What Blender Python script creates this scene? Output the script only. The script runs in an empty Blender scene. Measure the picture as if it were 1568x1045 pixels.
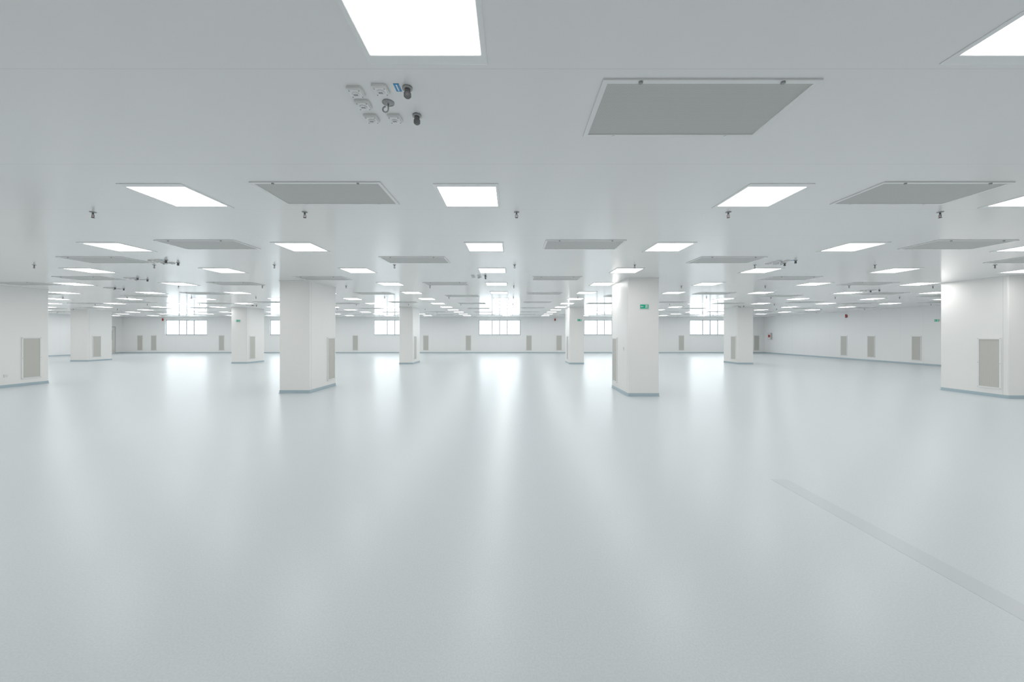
import bpy, bmesh, math
from mathutils import Vector, Matrix

scene = bpy.context.scene
H = 3.15          # ceiling height
XL, XR = -34.0, 22.0
YN, YF = -1.6, 33.0

# ------------------------------------------------------------------ materials
def new_mat(name):
    m = bpy.data.materials.new(name); m.use_nodes = True
    nt = m.node_tree
    b = nt.nodes['Principled BSDF']
    return m, nt, b

def simple(name, col, rough=0.4, metal=0.0, var=0.03, scale=6.0, spec=0.5):
    m, nt, b = new_mat(name)
    tc = nt.nodes.new('ShaderNodeTexCoord')
    n = nt.nodes.new('ShaderNodeTexNoise'); n.inputs['Scale'].default_value = scale
    mix = nt.nodes.new('ShaderNodeMix'); mix.data_type = 'RGBA'
    mix.inputs[6].default_value = (*[c*(1-var) for c in col], 1)
    mix.inputs[7].default_value = (*[min(1, c*(1+var)) for c in col], 1)
    nt.links.new(tc.outputs['Object'], n.inputs['Vector'])
    nt.links.new(n.outputs['Fac'], mix.inputs[0])
    nt.links.new(mix.outputs[2], b.inputs['Base Color'])
    b.inputs['Roughness'].default_value = rough
    b.inputs['Metallic'].default_value = metal
    b.inputs['Specular IOR Level'].default_value = spec
    return m

def math_node(nt, op, a, b=None):
    n = nt.nodes.new('ShaderNodeMath'); n.operation = op
    for i, v in enumerate((a, b)):
        if v is None: continue
        if isinstance(v, (int, float)): n.inputs[i].default_value = v
        else: nt.links.new(v, n.inputs[i])
    return n.outputs[0]

def panel_mat(name, col, rough, pitch, offs, axis, dark=0.82, half=0.0025, spec=0.5):
    """painted sandwich panels with thin seams every `pitch` metres"""
    m, nt, b = new_mat(name)
    geo = nt.nodes.new('ShaderNodeNewGeometry')
    sep = nt.nodes.new('ShaderNodeSeparateXYZ')
    nt.links.new(geo.outputs['Position'], sep.inputs[0])
    c = sep.outputs[axis]
    c = math_node(nt, 'SUBTRACT', c, offs)
    c = math_node(nt, 'DIVIDE', c, pitch)
    c = math_node(nt, 'ADD', c, 0.5)
    c = math_node(nt, 'FRACT', c)
    c = math_node(nt, 'SUBTRACT', c, 0.5)
    c = math_node(nt, 'ABSOLUTE', c)
    line = math_node(nt, 'LESS_THAN', c, half/pitch)
    n = nt.nodes.new('ShaderNodeTexNoise'); n.inputs['Scale'].default_value = 0.35
    nt.links.new(geo.outputs['Position'], n.inputs['Vector'])
    mix = nt.nodes.new('ShaderNodeMix'); mix.data_type = 'RGBA'
    mix.inputs[6].default_value = (*[k*0.98 for k in col], 1)
    mix.inputs[7].default_value = (*[min(1, k*1.02) for k in col], 1)
    nt.links.new(n.outputs['Fac'], mix.inputs[0])
    mix2 = nt.nodes.new('ShaderNodeMix'); mix2.data_type = 'RGBA'
    nt.links.new(line, mix2.inputs[0])
    nt.links.new(mix.outputs[2], mix2.inputs[6])
    mix2.inputs[7].default_value = (*[k*dark for k in col], 1)
    nt.links.new(mix2.outputs[2], b.inputs['Base Color'])
    b.inputs['Roughness'].default_value = rough
    b.inputs['Specular IOR Level'].default_value = spec
    return m

def perf_mat(name, col, hole, pitch, axes, rad=0.33):
    """perforated sheet: dark round holes on a regular grid"""
    m, nt, b = new_mat(name)
    tc = nt.nodes.new('ShaderNodeTexCoord')
    sep = nt.nodes.new('ShaderNodeSeparateXYZ')
    nt.links.new(tc.outputs['Object'], sep.inputs[0])
    sq = []
    for a in axes:
        c = math_node(nt, 'DIVIDE', sep.outputs[a], pitch)
        c = math_node(nt, 'FRACT', c)
        c = math_node(nt, 'SUBTRACT', c, 0.5)
        sq.append(math_node(nt, 'MULTIPLY', c, c))
    d = math_node(nt, 'SQRT', math_node(nt, 'ADD', sq[0], sq[1]))
    isin = math_node(nt, 'LESS_THAN', d, rad)
    mix = nt.nodes.new('ShaderNodeMix'); mix.data_type = 'RGBA'
    nt.links.new(isin, mix.inputs[0])
    mix.inputs[6].default_value = (*col, 1)
    mix.inputs[7].default_value = (*hole, 1)
    nt.links.new(mix.outputs[2], b.inputs['Base Color'])
    b.inputs['Roughness'].default_value = 0.5
    return m

def emis(name, col, strength):
    m = bpy.data.materials.new(name); m.use_nodes = True
    nt = m.node_tree; nt.nodes.clear()
    o = nt.nodes.new('ShaderNodeOutputMaterial'); e = nt.nodes.new('ShaderNodeEmission')
    e.inputs[0].default_value = (*col, 1); e.inputs[1].default_value = strength
    nt.links.new(e.outputs[0], o.inputs[0])
    return m

# floor : pale blue-grey speckled vinyl
def floor_mat():
    m, nt, b = new_mat('vinyl_floor')
    geo = nt.nodes.new('ShaderNodeNewGeometry')
    n1 = nt.nodes.new('ShaderNodeTexNoise'); n1.inputs['Scale'].default_value = 90; n1.inputs['Detail'].default_value = 3
    nt.links.new(geo.outputs['Position'], n1.inputs['Vector'])
    r1 = nt.nodes.new('ShaderNodeValToRGB')
    r1.color_ramp.elements[0].position = 0.35; r1.color_ramp.elements[0].color = (0.595, 0.645, 0.668, 1)
    r1.color_ramp.elements[1].position = 0.65; r1.color_ramp.elements[1].color = (0.650, 0.702, 0.725, 1)
    nt.links.new(n1.outputs['Fac'], r1.inputs[0])
    nt.links.new(r1.outputs[0], b.inputs['Base Color'])
    b.inputs['Roughness'].default_value = 0.30
    b.inputs['Specular IOR Level'].default_value = 0.36
    return m

M_FLOOR = floor_mat()
M_CEIL = panel_mat('ceiling_panel', (0.875, 0.874, 0.865), 0.15, 1.2, 0.94, 1, dark=0.88)
M_WALLX = panel_mat('wall_panel_x', (0.93, 0.93, 0.92), 0.4, 1.18, 0.2, 0)
M_WALLY = panel_mat('wall_panel_y', (0.93, 0.93, 0.92), 0.4, 1.18, 0.2, 1)
M_COL = simple('column_panel', (0.905, 0.897, 0.875), 0.42, var=0.01, spec=0.4)
M_SEAM = simple('column_seam', (0.62, 0.62, 0.61), 0.5)
M_BASE = simple('skirting_blue', (0.42, 0.53, 0.58), 0.4)
M_FRAME = simple('white_metal', (0.86, 0.86, 0.85), 0.35)
M_TRIM = simple('light_trim', (0.90, 0.91, 0.91), 0.35)
M_DIFF = emis('light_diffuser', (1.0, 0.995, 0.98), 11.6)
M_PERF_C = perf_mat('perforated_ceiling', (0.59, 0.595, 0.575), (0.43, 0.435, 0.415), 0.010, (0, 1))
M_PERF_W = perf_mat('perforated_wall', (0.64, 0.63, 0.575), (0.38, 0.37, 0.34), 0.012, (0, 2))
M_DARK = simple('dark_grey_plastic', (0.12, 0.12, 0.12), 0.45)
M_GREY = simple('grey_metal', (0.33, 0.33, 0.33), 0.35, metal=0.6)
M_PLAST = simple('white_plastic', (0.80, 0.80, 0.79), 0.4)
M_BLUE = simple('blue_label', (0.05, 0.30, 0.62), 0.5)
M_RED = simple('red_plastic', (0.45, 0.03, 0.03), 0.4)
M_GREEN = simple('exit_green', (0.01, 0.34, 0.20), 0.4)
M_GREEN.node_tree.nodes['Principled BSDF'].inputs['Emission Color'].default_value = (0.0, 0.45, 0.25, 1)
M_GREEN.node_tree.nodes['Principled BSDF'].inputs['Emission Strength'].default_value = 0.15
M_WHITE = simple('sign_white', (0.9, 0.9, 0.9), 0.4)
M_DOOR = simple('door_paint', (0.74, 0.74, 0.70), 0.4)
M_DFRAME = simple('door_frame', (0.55, 0.55, 0.52), 0.4)
M_DGLASS = simple('door_glass', (0.45, 0.48, 0.48), 0.1)
M_WFRAME = simple('window_frame', (0.55, 0.60, 0.63), 0.4)
M_CONC = simple('concrete_paving', (0.5, 0.5, 0.48), 0.8)
M_REFL_BAND = simple('painted_reflection', (0.575, 0.62, 0.64), 0.30, var=0.02, scale=60, spec=0.36)  # floor colour darkened slightly to paint a glass reflection

def glass_mat():
    m = bpy.data.materials.new('window_glass'); m.use_nodes = True
    nt = m.node_tree; nt.nodes.clear()
    o = nt.nodes.new('ShaderNodeOutputMaterial')
    t = nt.nodes.new('ShaderNodeBsdfTransparent'); t.inputs[0].default_value = (0.95, 0.98, 1, 1)
    g = nt.nodes.new('ShaderNodeBsdfGlossy'); g.inputs['Roughness'].default_value = 0.02
    mx = nt.nodes.new('ShaderNodeMixShader'); mx.inputs[0].default_value = 0.06
    nt.links.new(t.outputs[0], mx.inputs[1]); nt.links.new(g.outputs[0], mx.inputs[2]); nt.links.new(mx.outputs[0], o.inputs[0])
    return m
M_GLASS = glass_mat()

# ------------------------------------------------------------------ mesh builder
class MB:
    def __init__(s): s.bm = bmesh.new(); s.mats = []
    def mi(s, m):
        if m not in s.mats: s.mats.append(m)
        return s.mats.index(m)
    def box(s, x0, x1, y0, y1, z0, z1, m):
        k = s.mi(m); vs = [s.bm.verts.new(p) for p in
            [(x0,y0,z0),(x1,y0,z0),(x1,y1,z0),(x0,y1,z0),(x0,y0,z1),(x1,y0,z1),(x1,y1,z1),(x0,y1,z1)]]
        for f in [(3,2,1,0),(4,5,6,7),(0,1,5,4),(1,2,6,5),(2,3,7,6),(3,0,4,7)]:
            fc = s.bm.faces.new([vs[i] for i in f]); fc.material_index = k
    def quad(s, pts, m):
        k = s.mi(m); f = s.bm.faces.new([s.bm.verts.new(p) for p in pts]); f.material_index = k
    def prism(s, outline, z0, z1, m, smooth=False):
        """outline: CCW list of (x,y)"""
        k = s.mi(m); n = len(outline)
        a = [s.bm.verts.new((x, y, z0)) for x, y in outline]; b = [s.bm.verts.new((x, y, z1)) for x, y in outline]
        f = s.bm.faces.new(a[::-1]); f.material_index = k
        f = s.bm.faces.new(b); f.material_index = k
        for i in range(n):
            f = s.bm.faces.new([a[i], a[(i+1) % n], b[(i+1) % n], b[i]]); f.material_index = k
    def lathe(s, prof, cx, cy, m, n=20):
        """prof: list of (r,z)"""
        k = s.mi(m); rings = []
        for r, z in prof:
            rings.append([s.bm.verts.new((cx+r*math.cos(2*math.pi*i/n), cy+r*math.sin(2*math.pi*i/n), z)) for i in range(n)])
        for a, b in zip(rings, rings[1:]):
            for i in range(n):
                f = s.bm.faces.new([a[i], a[(i+1) % n], b[(i+1) % n], b[i]]); f.material_index = k; f.smooth = True
        for r in (rings[0], rings[-1]):
            try: f = s.bm.faces.new(r); f.material_index = k
            except ValueError: pass
    def tube(s, pts, r, m, n=8):
        k = s.mi(m); rings = []
        for i, p in enumerate(pts):
            p = Vector(p); t = (Vector(pts[min(i+1, len(pts)-1)])-Vector(pts[max(i-1, 0)])).normalized()
            u = t.orthogonal().normalized(); 
            ref = Vector((0, 1, 0)); u = (ref - t*ref.dot(t)).normalized() if abs(ref.dot(t)) < 0.95 else u
            v = t.cross(u)
            rings.append([s.bm.verts.new(p+u*r*math.cos(2*math.pi*j/n)+v*r*math.sin(2*math.pi*j/n)) for j in range(n)])
        for a, b in zip(rings, rings[1:]):
            for j in range(n):
                f = s.bm.faces.new([a[j], a[(j+1) % n], b[(j+1) % n], b[j]]); f.material_index = k; f.smooth = True
        for r_ in (rings[0], rings[-1]):
            f = s.bm.faces.new(r_); f.material_index = k
    def mesh(s, name):
        bmesh.ops.recalc_face_normals(s.bm, faces=s.bm.faces)
        me = bpy.data.meshes.new(name); s.bm.to_mesh(me); s.bm.free()
        for m in s.mats: me.materials.append(m)
        return me
def put(name, me, loc=(0, 0, 0), rz=0.0, parent=None):
    o = bpy.data.objects.new(name, me); scene.collection.objects.link(o)
    o.location = loc; o.rotation_euler = (0, 0, rz)
    if parent: o.parent = parent
    return o
def rrect(x0, x1, y0, y1, r, n=5):
    pts = []
    for cx, cy, a0 in ((x1-r, y0+r, -90), (x1-r, y1-r, 0), (x0+r, y1-r, 90), (x0+r, y0+r, 180)):
        for i in range(n+1):
            a = math.radians(a0+90*i/n); pts.append((cx+r*math.cos(a), cy+r*math.sin(a)))
    return pts

# ------------------------------------------------------------------ shell
b = MB(); b.box(XL-.2, XR+.2, YN-.2, YF+.2, -.2, 0, M_FLOOR); put('floor', b.mesh('floor'))
b = MB(); b.box(2.94, 3.12, YN+.06, 4.3, 0.0002, 0.0012, M_REFL_BAND); put('reflection_band_1', b.mesh('floor_reflection_band'))  # added thin band, a glass reflection painted on the floor, no real joint
b = MB(); b.box(XL-.2, XR+.2, YN-.2, YF+.2, H, H+.2, M_CEIL); put('ceiling', b.mesh('ceiling'))
b = MB(); b.box(XL-.2, XL, YN, YF, 0, H, M_WALLY); put('wall_left', b.mesh('wall_left'))
b = MB(); b.box(XR, XR+.2, YN, YF, 0, H, M_WALLY); put('wall_right', b.mesh('wall_right'))
b = MB(); b.box(XL-.2, XR+.2, YN-.2, YN, 0, H, M_WALLX); put('wall_front', b.mesh('wall_front'))
WC = [-28.4, -19.3, -10.24, -1.08, 8.08, 17.3]; WW = 3.64; WZ0, WZ1 = 1.57, 2.90
b = MB()
b.box(XL-.2, XR+.2, YF, YF+.2, 0, WZ0, M_WALLX)
b.box(XL-.2, XR+.2, YF, YF+.2, WZ1, H, M_WALLX)
x = XL-.2
for c in WC+[None]:
    x1 = c-WW/2 if c is not None else XR+.2
    b.box(x, x1, YF, YF+.2, WZ0, WZ1, M_WALLX)
    if c is not None: x = c+WW/2
put('wall_back', b.mesh('wall_back'))
# windows
for i, c in enumerate(WC):
    b = MB(); a0, a1 = c-WW/2, c+WW/2; y0, y1 = YF+.06, YF+.12; t = .07
    b.box(a0, a1, y0, y1, WZ0, WZ0+t, M_WFRAME); b.box(a0, a1, y0, y1, WZ1-t, WZ1, M_WFRAME)
    b.box(a0, a0+t, y0, y1, WZ0+t, WZ1-t, M_WFRAME); b.box(a1-t, a1, y0, y1, WZ0+t, WZ1-t, M_WFRAME)
    for k, f in enumerate((0.32, 0.50, 0.68)):
        xx = a0+WW*f; b.box(xx-.045, xx+.045, y0, y1, WZ0+t, WZ1-t, M_WFRAME)
    b.box(a0+t, a1-t, y0+.02, y0+.028, WZ0+t, WZ1-t, M_GLASS)
    b.box(a0-.03, a1+.03, YF-.03, YF+.06, WZ0-.03, WZ0, M_FRAME)
    put('window_%d' % (i+1), b.mesh('window'))
# skirting with a cove
def skirt(name, p0, p1, nrm):
    b = MB(); k = b.mi(M_BASE); n = Vector(nrm); prof = [(0, .085), (.008, .085), (.010, .03), (.022, .010), (.045, .001), (0, .001)]
    r = [[b.bm.verts.new((p[0]+n.x*o, p[1]+n.y*o, z)) for o, z in prof] for p in (p0, p1)]
    for i in range(len(prof)):
        j = (i+1) % len(prof); f = b.bm.faces.new([r[0][i], r[0][j], r[1][j], r[1][i]]); f.material_index = k
    for q in r: b.bm.faces.new(q).material_index = k
    put(name, b.mesh(name))
skirt('baseboard_back', (XL, YF), (XR, YF), (0, -1, 0))
skirt('baseboard_left', (XL, YN), (XL, YF), (1, 0, 0))
skirt('baseboard_right', (XR, YN), (XR, YF), (-1, 0, 0))
skirt('baseboard_front', (XL, YN), (XR, YN), (0, 1, 0))
# outside paving seen from windows
b = MB(); b.box(-60, 50, YF+.25, YF+40, -.4, -.3, M_CONC); put('ground_outside', b.mesh('ground_outside'))

# ------------------------------------------------------------------ return air grille (faces -Y in local space, origin at back bottom)
GW, GZ0, GZ1 = .50, .22, 1.55
def grille_mesh():
    b = MB(); w = GW/2; t = .035
    b.box(-w, w, -.022, -.001, GZ0, GZ0+t, M_FRAME); b.box(-w, w, -.022, -.001, GZ1-t, GZ1, M_FRAME)
    b.box(-w, -w+t, -.022, -.001, GZ0+t, GZ1-t, M_FRAME); b.box(w-t, w, -.022, -.001, GZ0+t, GZ1-t, M_FRAME)
    b.box(-w+t, w-t, -.012, -.001, GZ0+t, GZ1-t, M_PERF_W)
    for sx in (-1, 1):
        for z in (GZ0+.017, GZ1-.017, (GZ0+GZ1)/2):
            b.box(sx*(w-.017)-.006, sx*(w-.017)+.006, -.026, -.022, z-.006, z+.006, M_GREY)
    return b.mesh('return_air_grille')
GR = grille_mesh()
for x in (-32.4, -31.2, -25.3, -13.65, -7.5, -3.8, 1.48, 4.1, 14.75, 21.3):
    put('return_air_grille', GR, (x, YF, 0))
for y in (25.1, 23.2, 20.6, 15.5, 11.0, 6.5):
    put('return_air_grille', GR, (XR, y, 0), rz=math.radians(-90))
for y in (27.0, 22, 16, 9):
    put('return_air_grille', GR, (XL, y, 0), rz=math.radians(90))

# ------------------------------------------------------------------ columns
def column(x0, x1, y0, y1, side, gy):
    """side: 'R' grille on +X face, 'L' grille on -X face"""
    cx, cy = (x0+x1)/2, (y0+y1)/2; w, d = (x1-x0)/2, (y1-y0)/2
    b = MB(); b.prism(rrect(-w, w, -d, d, .03), 0, H, M_COL)
    # cover strips at panel joints
    for sx in (-1, 1):
        b.box(sx*w-.002, sx*w+.002, -d+.10, -d+.104, .09, H, M_SEAM)
    # ceiling trim
    b.prism(rrect(-w-.012, w+.012, -d-.012, d+.012, .035), H-.03, H, M_COL)
    col = put('structural_column', b.mesh('structural_column'), (cx, cy, 0))
    b = MB(); b.prism(rrect(-w-.008, w+.008, -d-.008, d+.008, .035), 0.001, .085, M_BASE)
    b.prism(rrect(-w-.022, w+.022, -d-.022, d+.022, .045), 0.001, .010, M_BASE)
    put('skirting', b.mesh('skirting'), parent=col)
    if side == 'R': put('grille', GR, (w, gy-cy, 0), rz=math.radians(90), parent=col)
    if side == 'L': put('grille', GR, (-w, gy-cy, 0), rz=math.radians(-90), parent=col)
    return col
COLS = [(-16.43, -15.6, 11.15, 12.76, 'R', 12.29), (-6.50, -5.66, 10.58, 12.17, 'R', 11.84),
        (3.08, 3.90, 10.04, 11.68, 'L', 11.32), (12.67, 13.49, 9.67, 11.20, 'L', 10.05),
        (-26.6, -25.55, 22.8, 24.2, 'R', 23.3), (-15.75, -14.85, 21.25, 22.7, 'R', 21.65),
        (-6.2, -5.45, 20.8, 22.4, 'R', 21.3), (3.14, 3.95, 20.8, 22.3, 'L', 21.4),
        (12.4, 13.25, 20.8, 22.2, 'L', 21.2), (-26.3, -25.5, 11.6, 13.2, 'R', 12.5)]
colobj = [column(*c) for c in COLS]
def hits(x, y, hx, hy):
    return any(c[0]-hx-.05 < x < c[1]+hx+.05 and c[2]-hy-.05 < y < c[3]+hy+.05 for c in COLS)

# socket plates on columns
def socket_mesh():
    b = MB(); b.box(-.045, .045, -.012, 0, -.045, .045, M_PLAST); b.box(-.03, .03, -.016, -.012, -.03, .03, M_FRAME)
    b.box(-.012, .012, -.018, -.016, -.004, .004, M_DARK); return b.mesh('wall_socket')
SO = socket_mesh()
put('wall_socket', SO, (-15.598, 11.67, .36), rz=math.radians(90))
put('wall_socket', SO, (3.078, 10.45, 1.25), rz=math.radians(-90))

# ------------------------------------------------------------------ exit signs
def exit_sign(loc, rz=0):
    b = MB(); b.box(-.12, .12, -.025, 0, -.065, .065, M_FRAME)
    b.box(-.11, .11, -.028, -.025, -.055, .055, M_GREEN)
    y0, y1 = -.031, -.028
    # arrow
    b.box(-.085, -.03, y0, y1, -.007, .007, M_WHITE)
    k = b.mi(M_WHITE)
    for pts in ([(-.10, y0, 0), (-.072, y0, .024), (-.072, y0, -.024)],):
        b.bm.faces.new([b.bm.verts.new(p) for p in pts]).material_index = k
    # door outline
    b.box(.03, .088, y0, y1, .034, .042, M_WHITE); b.box(.03, .036, y0, y1, -.042, .034, M_WHITE); b.box(.082, .088, y0, y1, -.042, .034, M_WHITE)
    # running man
    b.box(.050, .062, y0, y1, .018, .030, M_WHITE)
    b.box(.046, .060, y0, y1, -.010, .015, M_WHITE)
    b.box(.040, .048, y0, y1, -.036, -.008, M_WHITE); b.box(.058, .066, y0, y1, -.030, -.008, M_WHITE)
    b.box(.058, .074, y0, y1, .002, .008, M_WHITE)
    put('exit_sign', b.mesh('exit_sign'), loc, rz)
exit_sign((3.50, 10.04, 2.38)); exit_sign((-15.35, 21.25, 2.40)); exit_sign((3.70, 20.8, 2.42))
exit_sign((22.0, 19.6, 2.36), math.radians(-90))

# ------------------------------------------------------------------ ceiling lights
def light_mesh():
    b = MB(); hx, hy = .325, .365; ix, iy = .295, .29; z0 = -.008
    # bevelled trim: outer lip, flat face, inner return up to the diffuser
    k = b.mi(M_TRIM)
    rings = []
    for (ax, ay, z) in ((hx, hy, -.001), (hx, hy, -.005), (hx-.008, hy-.008, z0), (ix+.004, iy+.004, z0), (ix, iy, -.006), (ix, iy, -.001)):
        rings.append([b.bm.verts.new(p) for p in ((-ax, -ay, z), (ax, -ay, z), (ax, ay, z), (-ax, ay, z))])
    for r0, r1 in zip(rings, rings[1:]):
        for i in range(4):
            b.bm.faces.new([r0[i], r0[(i+1) % 4], r1[(i+1) % 4], r1[i]]).material_index = k
    b.quad([(-ix, -iy, -.003), (-ix, iy, -.003), (ix, iy, -.003), (ix, -iy, -.003)], M_DIFF)
    me = b.mesh('ceiling_light')
    return me
LM = light_mesh()
OCC = []
for i in range(-10, 8):
    x = -.462+3.155*i
    if not (XL+.5 < x < XR-.5): continue
    for j in range(0, 13):
        y = 1.735+2.395*j
        if y > YF-.6: continue
        if hits(x, y, .33, .35): continue
        put('ceiling_light', LM, (x, y, H)); OCC.append((x, y, .33, .36))

# ------------------------------------------------------------------ ceiling air diffusers
def diffuser_mesh():
    b = MB(); hx, hy = .645, .32; t = .032
    for (a, c, e, f) in ((-hx, hx, -hy, -hy+t), (-hx, hx, hy-t, hy), (-hx, -hx+t, -hy+t, hy-t), (hx-t, hx, -hy+t, hy-t)):
        b.box(a, c, e, f, -.010, -.001, M_FRAME)
    b.box(-hx+t, hx-t, -hy+t, hy-t, -.005, -.001, M_PERF_C)
    for sx in (-.42, .42):
        b.lathe([(.013, -.010), (.013, -.018), (.009, -.022)], sx, -hy+.016, M_GREY, 12)
        b.lathe([(.010, -.010), (.010, -.013), (.007, -.014)], sx, hy-.016, M_FRAME, 12)
    return b.mesh('ceiling_air_diffuser')
DM = diffuser_mesh()
def occ(x, y, hx, hy): return any(abs(x-o[0]) < hx+o[2]+.02 and abs(y-o[1]) < hy+o[3]+.02 for o in OCC)
for i in range(-10, 7):
    x = 1.18+3.12*i
    if not (XL+1 < x < XR-1): continue
    ys = [2.54+3.8*k for k in range(8)] if i % 2 == 0 else [4.04+3.6*k for k in range(8)]
    for y in ys:
        if y > YF-.8 or hits(x, y, .65, .33) or occ(x, y, .65, .33): continue
        put('ceiling_air_diffuser', DM, (x, y, H)); OCC.append((x, y, .66, .33))

# ------------------------------------------------------------------ service clusters
def jbox_mesh():
    b = MB(); z = -.001
    b.prism(rrect(-.046, .046, -.046, .046, .012, 4), -.016, z, M_PLAST)
    b.prism(rrect(-.038, .038, -.038, .038, .010, 4), -.022, -.016, M_FRAME)
    b.lathe([(.022, -.022), (.022, -.026), (.016, -.028)], 0, 0, M_PLAST, 20)
    b.box(-.012, .012, -.006, .006, -.030, -.028, M_GREY)
    for sx in (-1, 1):
        for sy in (-1, 1): b.lathe([(.004, -.022), (.004, -.024)], sx*.030, sy*.030, M_GREY, 8)
    return b.mesh('junction_box')
def gland_mesh():
    b = MB()
    b.lathe([(.030, -.001), (.030, -.012), (.022, -.014)], 0, 0, M_GREY)
    b.lathe([(.018, -.012), (.018, -.03)], 0, 0, M_DARK, 6)
    b.lathe([(.017, -.03), (.022, -.036), (.022, -.056), (.014, -.064), (.011, -.064)], 0, 0, M_DARK)
    return b.mesh('cable_gland')
def hook_mesh():
    b = MB()
    b.lathe([(.038, -.001), (.038, -.005), (.010, -.010)], 0, 0, M_GREY)
    pts = [(0, 0, -.005), (0, 0, -.03)]
    for a in range(0, 271, 30):
        r = math.radians(a); pts.append((-.018+.018*math.cos(r), 0, -.045-.018*math.sin(r)))
    b.tube(pts, .005, M_GREY); return b.mesh('ceiling_hook')
def tag_mesh():
    b = MB(); b.box(-.016, .016, -.036, .036, -.003, -.0005, M_BLUE); b.box(-.004, .004, -.028, .028, -.0035, -.003, M_WHITE)
    return b.mesh('label')
JB, GL, HK, TG = jbox_mesh(), gland_mesh(), hook_mesh(), tag_mesh()
def cluster(x, y, flip=1):
    e = bpy.data.objects.new('ceiling_utility_outlets', None); scene.collection.objects.link(e); e.location = (x, y, H)
    e.empty_display_size = .1
    k = 0
    for dx, dy in ((-.16, -.12), (0, -.14), (-.165, 0.01), (-.17, .17), (-.01, .17)):
        k += 1; put('junction_box_%d' % k, JB, (dx*flip, dy, 0), parent=e)
    put('hook', HK, (0, 0, 0), parent=e)
    put('gland_1', GL, (.165*flip, -.15, 0), parent=e); put('gland_2', GL, (.15*flip, .14, 0), parent=e)
    put('label', TG, (.105*flip, -.15, 0), parent=e)
    OCC.append((x, y, .22, .22))
cluster(-.80, 2.45)
for x, y in ((-7.15, 7.8), (5.6, 7.85), (-.84, 9.75), (-10.1, 10.2), (-12.9, 12.3), (12.2, 12.9), (-7.3, 15.6), (5.5, 15.8), (12.1, 20.2), (-13.4, 19.5)):
    for dx in (0, .5, -.5, .9, -.9):
        if not hits(x+dx, y, .25, .25) and not occ(x+dx, y, .22, .22): cluster(x+dx, y); break

# ------------------------------------------------------------------ sprinklers
def sprinkler_mesh():
    b = MB()
    b.lathe([(.034, -.001), (.034, -.004), (.018, -.010), (.010, -.010)], 0, 0, M_GREY)
    b.lathe([(.009, -.008), (.009, -.032)], 0, 0, M_DARK, 12)
    b.lathe([(.013, -.026), (.013, -.036)], 0, 0, M_GREY, 6)
    b.tube([(-.009, 0, -.034), (-.017, 0, -.046), (-.014, 0, -.060), (-.004, 0, -.068)], .003, M_DARK)
    b.tube([(.009, 0, -.034), (.017, 0, -.046), (.014, 0, -.060), (.004, 0, -.068)], .003, M_DARK)
    b.lathe([(.003, -.036), (.003, -.066)], 0, 0, M_RED, 8)
    b.lathe([(.018, -.068), (.018, -.072), (.007, -.074)], 0, 0, M_DARK, 16)
    return b.mesh('fire_sprinkler')
SM = sprinkler_mesh()
for i in range(-12, 9):
    x = .056+2.6*i
    if not (XL+.8 < x < XR-.8): continue
    for k in range(8):
        y = 4.65+3.55*k
        if hits(x, y, .05, .05) or occ(x, y, .06, .06): continue
        put('fire_sprinkler', SM, (x, y, H))

# ------------------------------------------------------------------ alarms, hose cabinet, doors
def alarm(loc, rz=0):
    b = MB(); b.box(-.06, .06, -.06, -.002, -.08, .04, M_RED)
    b.lathe([(.045, .04), (.045, .07), (.036, .10), (.012, .115)], 0, -.055, M_RED)
    b.lathe([(.03, -.08), (.045, -.11), (.045, -.115)], 0, -.055, M_DARK)
    put('fire_alarm_beacon', b.mesh('fire_alarm_beacon'), loc, rz)
alarm((3.75, YF, 2.92)); alarm((-30.4, YF, 2.92)); alarm((XR, 24.9, 2.84), math.radians(-90))
b = MB(); b.box(-.18, .18, -.14, 0, 1.2, 1.75, M_DFRAME); b.box(-.15, .15, -.15, -.14, 1.23, 1.72, M_WHITE)
b.box(-.12, .12, -.155, -.15, 1.38, 1.6, M_RED); b.box(.13, .15, -.17, -.15, 1.42, 1.52, M_GREY)
put('fire_hose_cabinet', b.mesh('fire_hose_cabinet'), (XR, 32.2, 0), math.radians(-90))
def door(name, loc, rz):
    b = MB(); w, h = .5, 2.25
    b.box(-w-.06, -w, -.04, 0, 0.001, h+.06, M_DFRAME); b.box(w, w+.06, -.04, 0, 0.001, h+.06, M_DFRAME); b.box(-w, w, -.04, 0, h, h+.06, M_DFRAME)
    b.box(-w, w, -.025, 0, .01, h, M_DOOR)
    b.box(-.3, .3, -.029, -.025, 1.15, 1.95, M_DGLASS)
    b.box(-w+.06, -w+.09, -.07, -.055, .95, 1.15, M_GREY); b.box(-w+.065, -w+.085, -.055, -.025, 1.0, 1.03, M_GREY)
    put(name, b.mesh(name), loc, rz)
door('door_1', (XL+.002, 31.9, 0), math.radians(90))

# ------------------------------------------------------------------ world
w = bpy.data.worlds.new('sky'); scene.world = w; w.use_nodes = True
nt = w.node_tree; bg = nt.nodes['Background']
bg.inputs[0].default_value = (0.94, 0.98, 1.0, 1); bg.inputs[1].default_value = 7.5

# ------------------------------------------------------------------ camera
cam = bpy.data.cameras.new('camera'); co = bpy.data.objects.new('camera', cam); scene.collection.objects.link(co)
cam.sensor_width = 36; cam.lens = 36*580/1568; cam.clip_start = .02; cam.clip_end = 300
cam.shift_y = -10.5/1568
co.location = (0, 0, 1.65); co.rotation_euler = (math.radians(90), 0, 0)
scene.camera = co
scene.view_settings.view_transform = 'Standard'
scene.view_settings.look = 'None'
scene.view_settings.exposure = 0.0
scene.view_settings.gamma = 1.12
